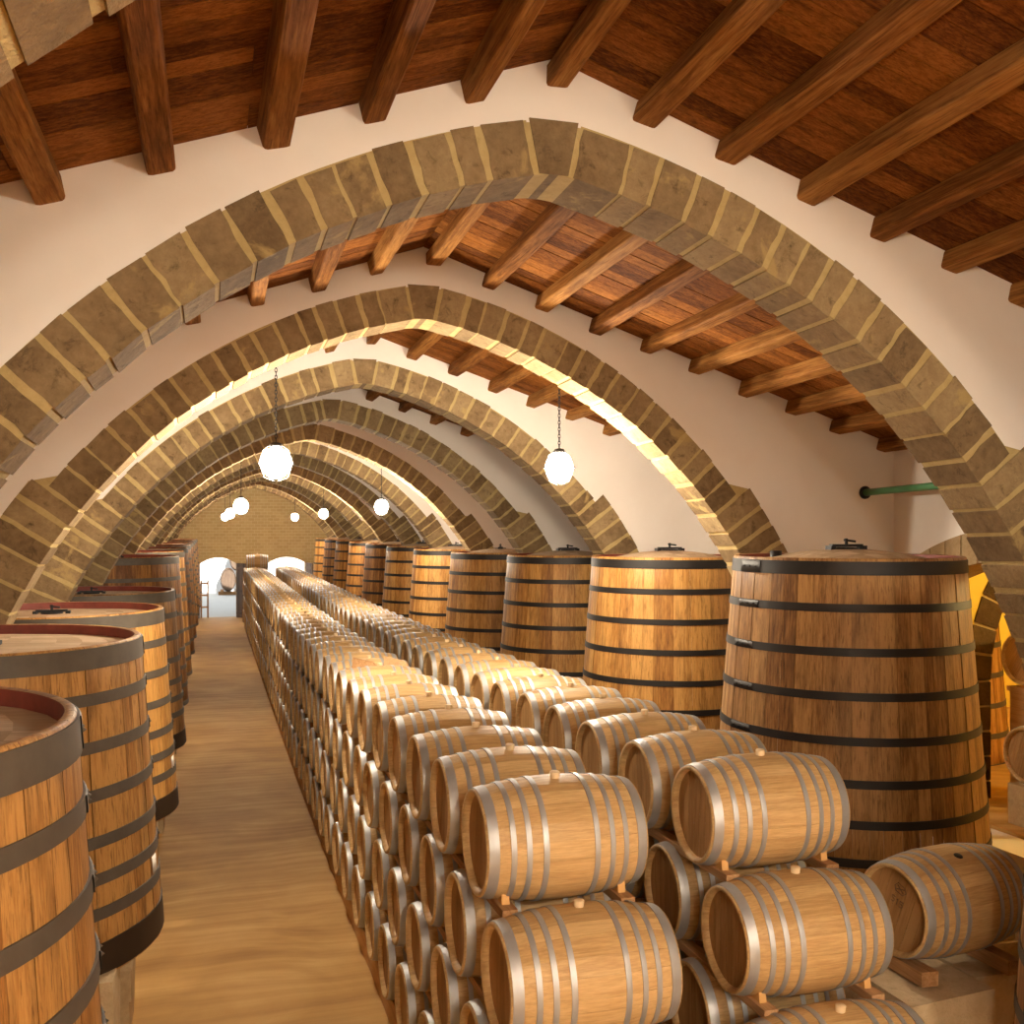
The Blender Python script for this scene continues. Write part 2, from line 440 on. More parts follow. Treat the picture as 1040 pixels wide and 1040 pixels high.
for side in (-1, 1):                          # roof deck over the boards
    xe = XL-.5 if side < 0 else XR+.6
    for k in range(40):
        y0, y1 = YB-.4+(YE+1-YB)*k/40, YB-.4+(YE+1-YB)*(k+1)/40
        q = [(X0, roofz(X0)+.06), (xe, roofz(xe)+.06), (xe, roofz(xe)+.16), (X0, roofz(X0)+.16)]
        cb.prism([(x, y0, z) for x, z in q], [(x, y1, z) for x, z in q], 0)
o = cb.build('ceiling', M['plank'], shear=True); tag(o, 'reddish brown boarded pitched ceiling', None, None, 'structure')
# purlins: one thing each
beam_x = [X0+.03+.593*k for k in range(-9, 10)]
def beam_mesh(bi, xc, seed):
    rnd = random.Random(seed); ya = (ARCH[bi-1]+AT if bi > 0 else YB)-.06; yb = ARCH[bi]+.06 if bi < len(ARCH) else YE
    hw, hh = .078*rnd.uniform(.88, 1.12), .078*rnd.uniform(.9, 1.1); zc = roofz(xc)-hh+.018
    if abs(xc-X0) < .1: zc -= .02
    tilt = math.atan(.34)*(-1 if xc > X0+.1 else (1 if xc < X0-.1 else 0))*.8
    mb = MB(); secs = 9; n = 12; base = 0
    ph = [rnd.uniform(0, 6) for _ in range(4)]
    for i in range(secs):
        t = i/(secs-1); y = ya+(yb-ya)*t
        dx = .012*math.sin(3*t+ph[0]); dz = .008*math.sin(4*t+ph[1])
        for k in range(n):
            a = 2*PI*(k+.5)/n; ca, sa = math.cos(a), math.sin(a)
            p = .28; x = hw*math.copysign(abs(ca)**p, ca); z = hh*math.copysign(abs(sa)**p, sa)
            wob = 1+.05*math.sin(5*t+k+ph[2]); x *= wob; z *= wob
            mb.v.append((xc+dx+x*math.cos(tilt)-z*math.sin(tilt), y, zc+dz+x*math.sin(tilt)+z*math.cos(tilt)))
    for i in range(secs-1):
        for k in range(n):
            k2 = (k+1) % n; mb.face((i*n+k, i*n+k2, (i+1)*n+k2, (i+1)*n+k), 0, False)
    mb.face(range(n)); mb.face([(secs-1)*n+k for k in reversed(range(n))])
    return mb
BX0 = [-.88,-.29,.36,.94,1.56,2.13,2.73,3.32,3.93,4.5,5.09,5.69]
VIS = {1: range(2, 17), 2: range(2, 19), 3: range(8, 19), 4: range(9, 15)}
bayname = {1: 'nearest bay', 2: 'bay past the first full arch', 3: 'bay past the second full arch', 4: 'bay past the third full arch'}
for bi, ks in VIS.items():
    for k in ks:
        if k >= len(beam_x): continue
        xc = BX0[k-4] if bi == 1 and 4 <= k < 16 else beam_x[k]+(.07 if bi > 1 else 0)
        o = beam_mesh(bi, xc, bi*100+k).build('ceiling_beam', M['beam'], shear=True)
        j = k-9
        if j == 0: lab = 'rough brown timber beam along the roof ridge of the %s' % bayname[bi]
        else: lab = 'timber ceiling beam in the %s, %s %s of the ridge' % (bayname[bi], ordw(abs(j)), 'left' if j < 0 else 'right')
        tag(o, lab, 'beam', 'timber beams under the boarded ceiling')

# ------------------------------------------------------------------ barrels
HL, RB, RH = .475, .35, .296
def rad(x): return RB-(RB-RH)*(x/HL)**2
def barrel_parts(hi=True):
    nst = 24; st = MB(); nx = 13 if hi else 7; rnd = random.Random(5)
    ws = [rnd.uniform(.7, 1.3) for _ in range(nst)]; tot = sum(ws); a = 0
    xs = [-HL+2*HL*i/(nx-1) for i in range(nx)]
    for wv in ws:
        a2 = a+2*PI*wv/tot; g = .0035; sub = 2 if hi else 1
        base = len(st.v)
        prof = [(rad(-HL)-.03, -HL+.045), (rad(-HL)-.022, -HL)]+[(rad(x), x) for x in xs]+[(rad(HL)-.022, HL), (rad(HL)-.03, HL-.045)]
        st.lathe(prof, sub, 0, 'x', True, a+g*.5, a2-g*.5, closed=False)
        a = a2
    heads = []
    for sgn in (-1, 1):
        hd = MB(); r = RH-.024; n = 7; x = sgn*(HL-.04)
        for k in range(n):
            y0, y1 = -r+2*r*k/n+.0012, -r+2*r*(k+1)/n-.0012
            pts = []
            for t in range(7):
                y = y0+(y1-y0)*t/6; pts.append((y, math.sqrt(max(0, r*r-y*y))))
            poly = [(y, z) for y, z in pts]+[(y, -z) for y, z in reversed(pts)]
            b = len(hd.v); hd.v += [(x, y, z) for y, z in poly]; hd.face(range(b, b+len(poly)), 0)
            b = len(hd.v)
        heads.append(hd)
    hoops = []
    for xc, wd in ((-.436, .056), (-.33, .03), (-.245, .03), (-.15, .032), (.15, .032), (.245, .03), (.33, .03), (.436, .056)):
        h = MB(); t = .0045; x0, x1 = xc-wd/2, xc+wd/2
        h.lathe([(rad(x0)-.004, x0), (rad(x0)+t, x0), (rad(xc)+t+.0006, xc), (rad(x1)+t, x1), (rad(x1)-.004, x1)], 48 if hi else 24, 0, 'x', sharp=hi)
        if hi: # rivets on the lap
            for dx in (-.3, .3):
                hh = len(h.v); cx = xc+dx*wd; rr = rad(cx)+t
                for q in range(6): h.v.append((cx+.006*math.cos(q*PI/3), rr*math.cos(1.9)+.006*math.sin(q*PI/3)*-math.sin(1.9), rr*math.sin(1.9)+.006*math.sin(q*PI/3)*math.cos(1.9)))
                h.v.append((cx, (rr+.004)*math.cos(1.9), (rr+.004)*math.sin(1.9)))
                for q in range(6): h.face((hh+q, hh+(q+1) % 6, hh+6), 0, True)
        hoops.append(h)
    bg = MB(); bg.lathe([(.0, RB+.034), (.026, RB+.034), (.03, RB+.03), (.027, RB-.01)], 16, 0, 'z')
    return st, heads, hoops, bg
def make_barrel(name='wine_barrel'):
    root = empty(name, (0,0,0)); st, heads, hoops, bg = barrel_parts(True)
    st.build('staves', M['oak'], root)
    for h in heads: h.build('barrel_head', M['oak_head'], root)
    for h in hoops: tag(h.build('hoop', M['galv'], root), 'galvanised grey steel hoop')
    tag(bg.build('bung', M['bung'], root), 'pale wooden bung')
    return root
def make_far_barrel():
    st, heads, hoops, bg = barrel_parts(False); mb = MB()
    for mi, parts in ((0, [st]), (1, heads), (2, hoops), (3, [bg])):
        for p in parts:
            b = len(mb.v); mb.v += p.v
            for f, s in zip(p.f, p.s): mb.face([b+i for i in f], mi, s)
    return mb.build('wine_barrel', [M['oak'], M['oak_head'], M['galv'], M['bung']])
PITCH, LP = .907, .625
ZT = 2.785-RB                                # axis height of the top tier
XA, XS = 1.922, 3.373
YA, YS = 5.80, 6.00
proto = make_barrel(); proto_far = make_far_barrel(); used = {'n': False, 'f': False}
TIER = ['top tier', 'second tier', 'third tier', 'bottom tier']
def place(xc, yc, zc, label, group, near, rx=None):
    p = proto if near else proto_far; key = 'n' if near else 'f'
    if used[key]: o = copy_tree(p)
    else: o = p; used[key] = True
    o.location = (xc+random.uniform(-.014, .014), yc+random.uniform(-.012, .012), zc+gz(yc))
    o.rotation_euler = ((random.uniform(-.14, .14) if rx is None else rx), 0, random.uniform(-.015, .015))
    tag(o, label, 'barrel', group); return o
for xc, yf, sn, nm in ((XA, YA, 'aisle stack', 'aisle'), (XS, YS, 'right stack', 'right')):
    for L in range(4):
        y = yf-.4535*L; k = 0
        while y < 49.3:
            k += 1
            ok = True
            if nm == 'right' and L > 0 and k > 4: ok = False
            if ok and not (nm == 'right' and L == 3 and k > 2):
                lab = 'oak barrel in the %s of the %s, %s from the front' % (TIER[L], sn, ordw(k))
                place(xc, y, ZT-LP*L, lab, 'oak barrels stacked in tiers', y < 15)
            y += PITCH
hb_ = [Vector(v.co) for v in proto_far.data.vertices]; hid = MB()
for L in (1, 2, 3):
    y = YS-.4535*L; k = 0
    while y < 49.3:
        k += 1
        if k > 4 or (L == 3 and k > 2):
            b = len(hid.v); zc = ZT-LP*L+gz(y); hid.v += [(v.x+XS, v.y+y, v.z+zc) for v in hb_]
            for p in proto_far.data.polygons: hid.face([b+i for i in p.vertices], p.material_index, p.use_smooth)
        y += PITCH
tag(hid.build('wine_barrel', [M['oak'], M['oak_head'], M['galv'], M['bung']]), 'the many oak barrels in the lower tiers hidden behind the aisle stack', 'barrel', None, 'stuff')
place(XA+.12, YA+PITCH*46.5, ZT+LP-.03, 'single oak barrel lying on top of the far end of the aisle stack', 'oak barrels stacked in tiers', False)
# rails between the tiers
def rail(x, y0, y1, z0, z1, w, lab, grp, name='support_rail'):
    mb = MB(); n = max(2, int((y1-y0)/.45))
    for i in range(n+1):
        y = y0+(y1-y0)*i/n; j = random.uniform(-.003, .003)
        for dx, z in ((-w/2, z0), (w/2, z0), (w/2, z1), (-w/2, z1)): mb.v.append((x+dx+j, y, z))
    for i in range(n):
        for k in range(4):
            k2 = (k+1) % 4; mb.face((i*4+k, i*4+k2, i*4+4+k2, i*4+4+k))
    mb.face((0, 1, 2, 3)); mb.face([n*4+k for k in (3, 2, 1, 0)])
    return tag(mb.build(name, M['rail'], shear=True), lab, 'wooden rail', grp)
for xc, yf, sn in ((XA, YA, 'aisle stack'), (XS, YS, 'right stack')):
    for L in range(4):
        zc = ZT-LP*L; y = yf-.4535*L-.33; k = 0
        tier = TIER[L]
        while y < 49:
            k += 1; y2 = min(y+5*PITCH-.01, 49.4)
            for off, sd in ((-.345, 'left'), (.345, 'right')):
                if k > 1 and off > 0: continue
                r = rad(off)
                lab = 'wooden rail under the %s of the %s, %s side, %s from the front' % (tier, sn, sd, ordw(k))
                if L < 3: rail(xc+off, y, y2, zc-r-.028, zc-r+.022, .085, lab, 'rails between barrel tiers')
                else: rail(xc+off, y, y2, 0, zc-r+.015, .14, lab, 'rails between barrel tiers')
            y += 5*PITCH
        # chocks that wedge the first barrels
        y = yf-.4535*L
        if L < 2:
            for off, sd in ((-.345, 'left'), (.345, 'right')):
                r = rad(off); mb = MB(); b0 = y-.30
                zt = zc-r+.022
                ang = .62
                b0 = y-.235
                mb.prism([(xc+off-.022, b0, zt), (xc+off-.022, b0+.10, zt), (xc+off-.022, b0+.012, zt+.06)], [(xc+off+.022, b0, zt), (xc+off+.022, b0+.10, zt), (xc+off+.022, b0+.012, zt+.06)], 0)
                mb.v = [(vx, vy, vz) for vx, vy, vz in mb.v]
                tag(mb.build('wooden_chock', M['chock'], shear=True), 'small pale chock at the %s end of the front barrel, %s of %s' % (sd, tier, sn), 'wedge', 'chocks under the front barrels')
# loose pieces of wood lying on the top tier
for (dx, k, lab) in ((-.12, 8, 'splintered brown wood piece lying on the aisle stack, left one'), (.26, 8, 'splintered brown wood piece lying on the aisle stack, right one')):
    y = YA+PITCH*k-.45; z = ZT+.25; mb = MB(); x = XA+dx
    mb.prism([(x-.17, y-.08, z+.02), (x+.17, y-.06, z), (x+.10, y-.02, z+.10), (x-.15, y-.05, z+.17)], [(x-.15, y+.12, z+.03), (x+.19, y+.14, z+.01), (x+.12, y+.10, z+.08), (x-.12, y+.1, z+.13)], 0)
    tag(mb.build('wood_scrap', M['rail'], shear=True), lab, 'wood scrap')

# ------------------------------------------------------------------ tall wooden tanks
def make_tank(name, rt, rb, h, hoops, wood_m, iron, lid_dome, lid_drop, nst=58, plates=False, top_band=.12, hatch=True, seed=1, tag_paper=False, hoop_w=.072, vent=False, bottom_band=0):
    rnd = random.Random(seed); root = empty(name, (0,0,0))
    R = lambda z: rb+(rt-rb)*z/h
    ws = [rnd.uniform(.75, 1.25) for _ in range(nst)]; tot = sum(ws); a = rnd.uniform(0, 1); st = MB()
    zs = [0]+[h*i/8 for i in range(1, 9)]
    for wv in ws:
        a2 = a+2*PI*wv/tot; d = rnd.uniform(-.003, .003)
        prof = [(R(0)-.055, .0)]+[(R(z)+d, z) for z in zs]+[(R(h)-.012, h+.012), (R(h)-.05, h+.008)]
        st.lathe(prof, 2, 0, 'z', True, a+.0011, a2-.0011, closed=False)
        a = a2
    st.build('staves', wood_m, root)
    rm = MB(); rm.lathe([(R(h)-.05, h+.008), (R(h)-.055, h-.02), (R(h)-.055, h-lid_drop-.02)], 64, 0)
    rm.lathe([(R(h)-.06, h-lid_drop-.06), (.0, h-lid_drop-.06)], 64, 0)
    tag(rm.build('rim', M['rim_red'], root), 'dark red inner rim')
    ld = MB(); r = R(h)-.056; n = 11
    for k in range(n):
        y0, y1 = -r+2*r*k/n+.0015, -r+2*r*(k+1)/n-.0015
        for j in range(12):
            c = []
            for (y, t) in ((y0, j/12), (y0, (j+1)/12), (y1, (j+1)/12), (y1, j/12)):
                xx = math.sqrt(max(0, r*r-y*y)); x = -xx+2*xx*t
                q = math.hypot(x, y)/r; c.append(ld.vert((x, y, h-lid_drop+lid_dome*(1-q*q))))
            ld.face(c, 0, True)
    bm_w = ld
    bm_w.build('lid', M['lid'], root)
    for i, z in enumerate(hoops):
        hw = top_band if i == 0 else (bottom_band or hoop_w) if i == len(hoops)-1 else hoop_w
        z0, z1 = z-hw/2, z+hw/2; t = .009; hb = MB(); ns = 72
        hb.lathe([(R(z0)-.004, z0), (R(z0)+t, z0), (R(z1)+t, z1), (R(z1)-.004, z1)], ns, 0, sharp=True)
        ho = tag(hb.build('hoop', M['band'] if bottom_band and i == len(hoops)-1 else iron, root), 'dark iron hoop')
        if plates and i < 6:
            a0 = plates+rnd.uniform(-.03, .03); pl = MB(); rr = R(z)+t
            pl.lathe([(R(z0)+t-.004, z0+.004), (R(z0)+t+.006, z0+.006), (R(z1)+t+.006, z1-.006), (R(z1)+t-.004, z1-.004)], 6, 0, 'z', True, a0, a0+.30/rr, closed=False)
            for q in range(3):
                aa = a0+(.06+.09*q)/rr
                c = Vector((math.cos(aa), math.sin(aa), 0)); tt = Vector((-math.sin(aa), math.cos(aa), 0)); ctr = c*(rr+.006)+Vector((0,0,z))
                b = len(pl.v)
                for s_ in range(8): pl.v.append(tuple(ctr+tt*.014*math.cos(s_*PI/4)+Vector((0,0,1))*.014*math.sin(s_*PI/4)))
                pl.v.append(tuple(ctr+c*.016))
                for s_ in range(8): pl.face((b+s_, b+(s_+1) % 8, b+8), 0, True)
            pl.build('rivet_plate', M['hoop_black'] if iron is M['hoop_black'] else iron, ho)
    zt = h-lid_drop+lid_dome
    if hatch:
        hb = MB(); hb.box(-.17, .17, -.028, .028, zt+.018, zt+.045); hb.box(-.20, -.15, -.05, .05, zt-.03, zt+.03)
        hb.box(.15, .20, -.05, .05, zt-.03, zt+.03)
        hb.lathe([(0, zt+.10), (.016, zt+.10), (.016, zt+.02)], 10, 0); hb.tube([(-.02, .01, zt+.085), (.09, -.02, zt+.07)], .011, 8)
        hb.lathe([(.12, zt-.01), (.12, zt+.014), (.0, zt+.014)], 24, 0)
        hp = tag(hb.build('hatch', M['black'], root), 'black iron hatch clamp on the lid')
    if vent:
        vb = MB(); vb.lathe([(0, zt+.06), (.055, zt+.06), (.06, zt-.08)], 12, 0)
        vo = vb.build('vent_cap', M['black'], root, loc=vent)
    if tag_paper:
        z, aa = tag_paper; pb = MB(); rr = R(z)+.004
        pb.lathe([(R(z-.065)+.006, z-.065), (R(z-.065)+.008, z-.065), (R(z+.065)+.008, z+.065), (R(z+.065)+.006, z+.065)], 4, 0, 'z', True, aa, aa+.12/rr, closed=False)
        tag(pb.build('paper_tag', M['white'], root), 'white paper tag')
    return root
def plinth(root_xy, Yc, r, top, lab, dx=0):
    k = 0
    for sx, sy, nm in ((1, -1, 'near right'), (1, 1, 'far right'), (-1, -1, 'near left'), (-1, 1, 'far left')):
        if sx < 0 and sy > 0: continue
        if Yc > 22 and sx < 0: continue
        mb = MB(); x, y = root_xy+sx*r*.62, Yc+sy*r*.62; z = -.05
        for q in range(4):
            z2 = top*(q+1)/4; s_ = .27+random.uniform(-.02, .02)
            mb.box(x-s_, x+s_, y-s_, y+s_, z+.003, z2-.003, 0, .012); z = z2
        o = mb.build('stone_plinth', M['block'], shear=True)
        tag(o, 'pale stone block pier under the %s side of %s' % (nm, lab), 'plinth', 'stone piers carrying the tanks')
XLT = -1.78
def hz(h, n, first=.07, last=.05):  # heights of hoops from the top
    return [h-first-(h-first-last)*i/(n-1) for i in range(n)]
ZB = 1.13
for n in range(1, 13):
    Yc = (ARCH[n]-1.65) if n > 1 else 4.62
    who = ('%s in the left row' % ordw(n))
    if n <= 4:
        zt = {1: 3.42, 2: 3.45, 3: 3.47, 4: 3.53}[n]; h = zt-ZB
        hs = [h-.08, h-.37, h-.71, h-1.05, h-1.38, h-1.64, h-1.88, .125]
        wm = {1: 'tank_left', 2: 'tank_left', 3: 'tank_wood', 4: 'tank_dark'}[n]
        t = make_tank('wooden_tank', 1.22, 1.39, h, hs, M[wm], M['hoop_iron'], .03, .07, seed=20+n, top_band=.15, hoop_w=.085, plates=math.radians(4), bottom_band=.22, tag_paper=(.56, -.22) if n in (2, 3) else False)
        desc = {1: 'cut off by the picture edge', 2: 'with a white paper tag', 3: 'lit bright orange', 4: 'lower than the tall tanks behind'}[n]
        lab = 'short wooden wine tank, %s, %s' % (who, desc)
        t.location = (XLT+.03, Yc, ZB+gz(Yc)); t.rotation_euler = (0, 0, 0)
    else:
        if n == 5:
            h = 4.0-ZB; hs = hz(h, 9)
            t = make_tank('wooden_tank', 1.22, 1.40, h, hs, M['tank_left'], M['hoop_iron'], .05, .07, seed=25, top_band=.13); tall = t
        else: t = copy_tree(tall)
        lab = 'tall tapered wooden wine tank, %s' % who
        t.location = (XLT-.02+(n-5)*.004, Yc, ZB+gz(Yc)+(.02 if n > 5 else 0)); t.rotation_euler = (0, 0, n*1.3)
    tag(t, lab, 'tank', 'wooden tanks in the left row')
    plinth(XLT, Yc, 1.39, ZB, who)
RTX = 5.93
for n in range(0, 12):
    Yc = 8.82+4.2*(n-1) if n > 0 else 4.22; RTX = 5.93 if n < 2 else 6.0
    who = '%s in the right row' % ordw(n+1)
    zt = 4.03; h = zt-ZB
    hs = [h-.075, h-.42, h-.80, h-1.18, h-1.56, h-1.92, h-2.26, h-2.58, .06]
    if n == 0:
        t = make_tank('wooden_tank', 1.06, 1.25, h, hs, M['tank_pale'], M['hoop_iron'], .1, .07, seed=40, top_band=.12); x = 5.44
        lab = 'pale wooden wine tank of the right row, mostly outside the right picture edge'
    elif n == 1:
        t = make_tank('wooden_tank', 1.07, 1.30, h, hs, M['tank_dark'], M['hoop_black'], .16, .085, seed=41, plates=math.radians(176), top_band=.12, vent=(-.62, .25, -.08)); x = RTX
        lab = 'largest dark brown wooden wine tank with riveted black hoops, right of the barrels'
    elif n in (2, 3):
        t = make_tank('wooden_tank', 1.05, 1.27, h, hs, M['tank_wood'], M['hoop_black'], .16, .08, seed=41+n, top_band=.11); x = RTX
        lab = 'tapered orange brown wooden wine tank with black hoops, %s' % who
        if n == 3: tallr = t
    else:
        t = copy_tree(tallr); x = RTX-.05; lab = 'tapered wooden wine tank with black hoops, %s' % who
    t.location = (x, Yc, ZB+gz(Yc)); t.rotation_euler = (0, 0, (n*1.1 if n > 3 else 0))
    tag(t, lab, 'tank', 'wooden tanks in the right row')
    plinth(x, Yc, 1.28, ZB, who)

# ------------------------------------------------------------------ barrel on its own at the right
o = copy_tree(proto); o.location = (4.78, 5.98, 1.715+gz(5.9)); o.rotation_euler = (math.radians(20), 0, math.radians(9))
tag(o, 'oak barrel lying on a stone block in front of the large dark tank', 'barrel', None)
for ch in o.children:
    if ch.name.startswith('bung'):
        ch.data = ch.data.copy(); ch.data.materials[0] = M['black']; ch.name = 'bung_hole'; ch['label'] = 'open dark bung hole'
        ch.location = (0, 0, -.03)
# printed marks on its head: small crest and the figures 515
def strokes(mb, segs, org, sc, r=.005):
    for poly in segs:
        mb.tube([(org[0], org[1]-p[0]*sc, org[2]+p[1]*sc) for p in poly], r, 5, 0)
mk = MB(); hx = -HL+.037
five = [[(1,1.6),(0,1.6),(0,.9),(.7,.95),(1,.6),(.8,.1),(0,0)]]
one = [[(.2,1.3),(.5,1.6),(.5,0)]]
for k, g in enumerate((five, one, five)): strokes(mk, g, (hx, .055-.036*k, .035), .026, .0025)
strokes(mk, [[(0,0),(1.2,0),(1.6,.6),(1.2,1.2),(0,1.2),(-.4,.6),(0,0)], [(0,.3),(1.2,.9)], [(0,.9),(1.2,.3)]], (hx, .04, .12), .05, .0025)
mo = mk.build('printed_mark', M['door'], o); mo['label'] = 'dark printed crest and the number 515'
mb = MB()
for x0, x1, y0, y1, z0, z1 in ((4.12, 4.86, 5.50, 6.25, -.3, .36), (4.16, 4.82, 5.53, 6.24, .364, .80), (4.15, 4.80, 5.50, 6.22, .804, 1.28), (4.83, 5.15, 5.75, 6.3, .4, 1.28)):
    mb.box(x0, x1, y0, y1, z0, z1, 0, .018)
tag(mb.build('stone_pedestal', M['block'], shear=True), 'rough pale stone block pedestal under the single barrel at right', 'pedestal')
for xx, nm in ((4.42, 'left'), (5.08, 'right')):
    mb = MB(); mb.box(xx-.06, xx+.06, 5.66, 6.3, 1.295, 1.385, 0, .005)
    tag(mb.build('sleeper', M['rail'], shear=True), 'worn timber sleeper under the %s end of the single barrel' % nm, 'timber')

# ------------------------------------------------------------------ side room seen through the right opening
sx0, sx1, sy0, sy1, sz = Rw, 14.5, 2.0, 22.0, 1.05
w = MB(); w.box(sx0-.02, sx1, sy0, sy1, .6, sz)
tag(w.build('floor_side', M['floor'], shear=True), 'raised ochre floor of the side room', None, None, 'structure')
w = MB(); w.box(sx0, sx1, sy0, sy1, 5.6, 5.8)
tag(w.build('ceiling_side', M['yellow'], shear=True), 'yellow plaster ceiling of the side room', None, None, 'structure')
for nm, b in (('wall_side_far', (sx0, sx1, sy1, sy1+.3)), ('wall_side_near', (sx0, sx1, sy0-.3, sy0)), ('wall_side_right', (sx1, sx1+.3, sy0-.3, sy1+.3))):
    w = MB(); w.box(*b, .6, 5.8); tag(w.build(nm, M['yellow'], shear=True), 'yellow lit plaster wall of the side room', None, None, 'structure')
ACX, AZ, ARO, ARI = 11.22, 2.5, 2.5, 2.17
w = MB(); xs = [sx0+(sx1-sx0)*k/60 for k in range(61)]
def slo(X):
    d = abs(X-ACX); return AZ+math.sqrt(max(0, ARO**2-d*d)) if d < ARO else .9
strip_wall(xs, slo, lambda X: 5.7, 10.5, 10.9, w)
tag(w.build('wall_side_arch', M['yellow'], shear=True), 'yellow plaster wall over the arch in the side room', None, None, 'structure')
st = MB(); nn = 22
for k in range(nn):
    a, b = PI*(k+.05)/nn, PI*(k+.95)/nn
    q = [(ACX+r*math.cos(t), AZ+r*math.sin(t)) for r, t in ((ARI, a), (ARI, b), (ARO+.01, b), (ARO+.01, a))]
    st.prism([(x, 10.485, z) for x, z in q], [(x, 10.915, z) for x, z in q], 0)
    a, b = PI*k/nn, PI*(k+1)/nn
    q = [(ACX+r*math.cos(t), AZ+r*math.sin(t)) for r, t in ((ARI+.01, a), (ARI+.01, b), (ARO, b), (ARO, a))]
    st.prism([(x, 10.5, z) for x, z in q], [(x, 10.9, z) for x, z in q], 1)
for side in (-1, 1):
    z = 1.0
    for k in range(5):
        xa, xb = sorted((ACX+side*ARI, ACX+side*ARO)); st.box(xa, xb, 10.485, 10.915, z+.012, z+.288, 0, .004); 
        st.box(xa+.01, xb-.01, 10.5, 10.9, z, z+.3, 1); z += .3
tag(st.build('trim_21', [M['stone_shaded'], M['mortar']], shear=True), 'stone rib arch with painted-in shade, standing in the yellow side room', None, None, 'structure')
t = make_tank('wooden_tank', .82, 1.0, 2.2, hz(2.2, 6), M['tank_wood'], M['hoop_iron'], .1, .06, seed=77)
t.location = (10.25, 13.0, sz+gz(13)); tag(t, 'wooden tank lit yellow in the side room behind the stone rib', 'tank')
o = copy_tree(proto); o.location = (8.85, 9.22, 1.875+gz(9.22)); o.rotation_euler = (.3, 0, 0)
tag(o, 'oak barrel on a stone block in the side room, lower of the two', 'barrel')
o = copy_tree(proto); o.location = (9.55, 10.05, 2.81+gz(10.05)); o.rotation_euler = (.6, 0, 0)
tag(o, 'oak barrel in the side room, upper of the two', 'barrel')
mb = MB(); mb.box(8.42, 9.3, 8.95, 9.5, sz, 1.52, 0, .012)
tag(mb.build('stone_block', M['block'], shear=True), 'stone block under the lower barrel in the side room', 'block')
mb = MB()
for a_ in (9.2, 9.8): mb.box(a_, a_+.1, 9.76, 10.34, sz, 2.40, 0, .006)
mb.box(9.15, 9.95, 9.76, 10.34, 2.404, 2.46)
tag(mb.build('barrel_stand', M['rail'], shear=True), 'wooden stand under the upper barrel in the side room', 'stand')
# green tie rod
mb = MB(); mb.tube([(7.30, y, 4.76) for y in (6.70, 8, 9.3, 10.52)], .04, 12)
rod = mb.build('tie_rod', M['green'], shear=True); tag(rod, 'green painted steel tie rod running into the white wall at right', 'rod')
mb = MB(); mb.lathe([(.0, 0), (.075, 0), (.075, .02), (.0, .02)], 16, 0, 'y'); mb.v = [(x+7.30, y+10.475, z+4.76) for x, y, z in mb.v]
tag(mb.build('end_plate', M['black'], rod, shear=True), 'black end plate')

# ------------------------------------------------------------------ pendant lamps
def make_lamp(globe='lamp'):
    root = empty('pendant_lamp', (0,0,0))
    g = MB(); n = 10; r = .15; prof = [(r*math.sin(PI*i/n), r*math.cos(PI*i/n)*1.1-.02) for i in range(n+1)]
    g.lathe(prof, 16, 0); g.build('globe', M[globe], root)
    c = MB(); c.lathe([(0, .20), (.05, .19), (.075, .15), (.02, .15)], 16, 0)
    tag(c.build('cap', M['black'], root), 'dark metal cap')
    k = MB()
    for i in range(6):
        a = PI*i/3; ca, sa = math.cos(a), math.sin(a)
        k.tube([(.06*ca, .06*sa, .17), (.13*ca, .13*sa, .11), (.175*ca, .175*sa, -.02), (.12*ca, .12*sa, -.17), (.03*ca, .03*sa, -.21)], .004, 5)
    k.lathe([(.174, -.025), (.181, -.025), (.181, -.017), (.174, -.017), (.174, -.025)], 24, 0)
    k.build('cage', M['black'], root)
    ch = MB(); L = .84; nl = 22
    for i in range(nl):
        z = .20+(L)*(i+.5)/nl; pts = []
        for q in range(9):
            a = 2*PI*q/8; d = .013*math.cos(a); pts.append((d if i % 2 else 0, 0 if i % 2 else d, z+.027*math.sin(a)))
        ch.tube(pts, .0042, 5, 0, False)
    ch.build('chain', M['black'], root)
    hk = MB(); z = .20+L; hk.tube([(0, 0, z), (0, 0, z+.03), (0, -.05, z+.045), (0, -.16, z+.045)], .009, 6)
    hk.build('hook', M['black'], root)
    return root
lp = make_lamp(); first = True
LY = [-4.6, -1.6, 11.08, 23.68, 36.28, 48.88]; rowname = {0: 'left', 1: 'right'}  # rearmost pair is added as fill light, out of view
for i, y in enumerate(LY):
    for sd, x in ((0, .66), (1, 3.76)):
        o = lp if first else copy_tree(lp); first = False
        o.location = (x, y, 5.06+gz(y))
        if i == 0: lab = 'added caged globe lamp for fill light, unseen far behind the camera, %s row' % rowname[sd]
        elif i == 1: lab = 'caged globe lamp on a chain just behind the camera, %s row' % rowname[sd]
        else: lab = 'glowing caged globe lamp on a chain, %s of the %s row from the camera' % (ordw(i-1), rowname[sd])
        tag(o, lab, 'lamp', 'pendant lamps on chains')
o = make_lamp('lamp_side'); o.location = (11.0, 8.2, 4.2+gz(8.2)); tag(o, 'pendant lamp inside the yellow side room', 'lamp')
o = copy_tree(o); o.location = (11.2, 15.5, 4.2+gz(15.5)); tag(o, 'pendant lamp deep inside the yellow side room', 'lamp')
# an arch further behind the camera carries the two nearest lamps
s = arch_stones(-2.2, -1.75, 99).build('trim_14', [M['stone'], M['mortar']], shear=True); tag(s, 'pointed stone arch behind the camera', None, None, 'structure')
w = MB(); xs = [XL+(XR-XL)*k/80 for k in range(81)]
strip_wall(xs, lambda X: outer_top(X) if outer_top(X) > 0 else -.3, lambda X: roofz(X)+.02, -2.2, -1.75, w)
tag(w.build('wall_crossing_14', M['plaster'], shear=True), 'white plaster gable wall behind the camera', None, None, 'structure')

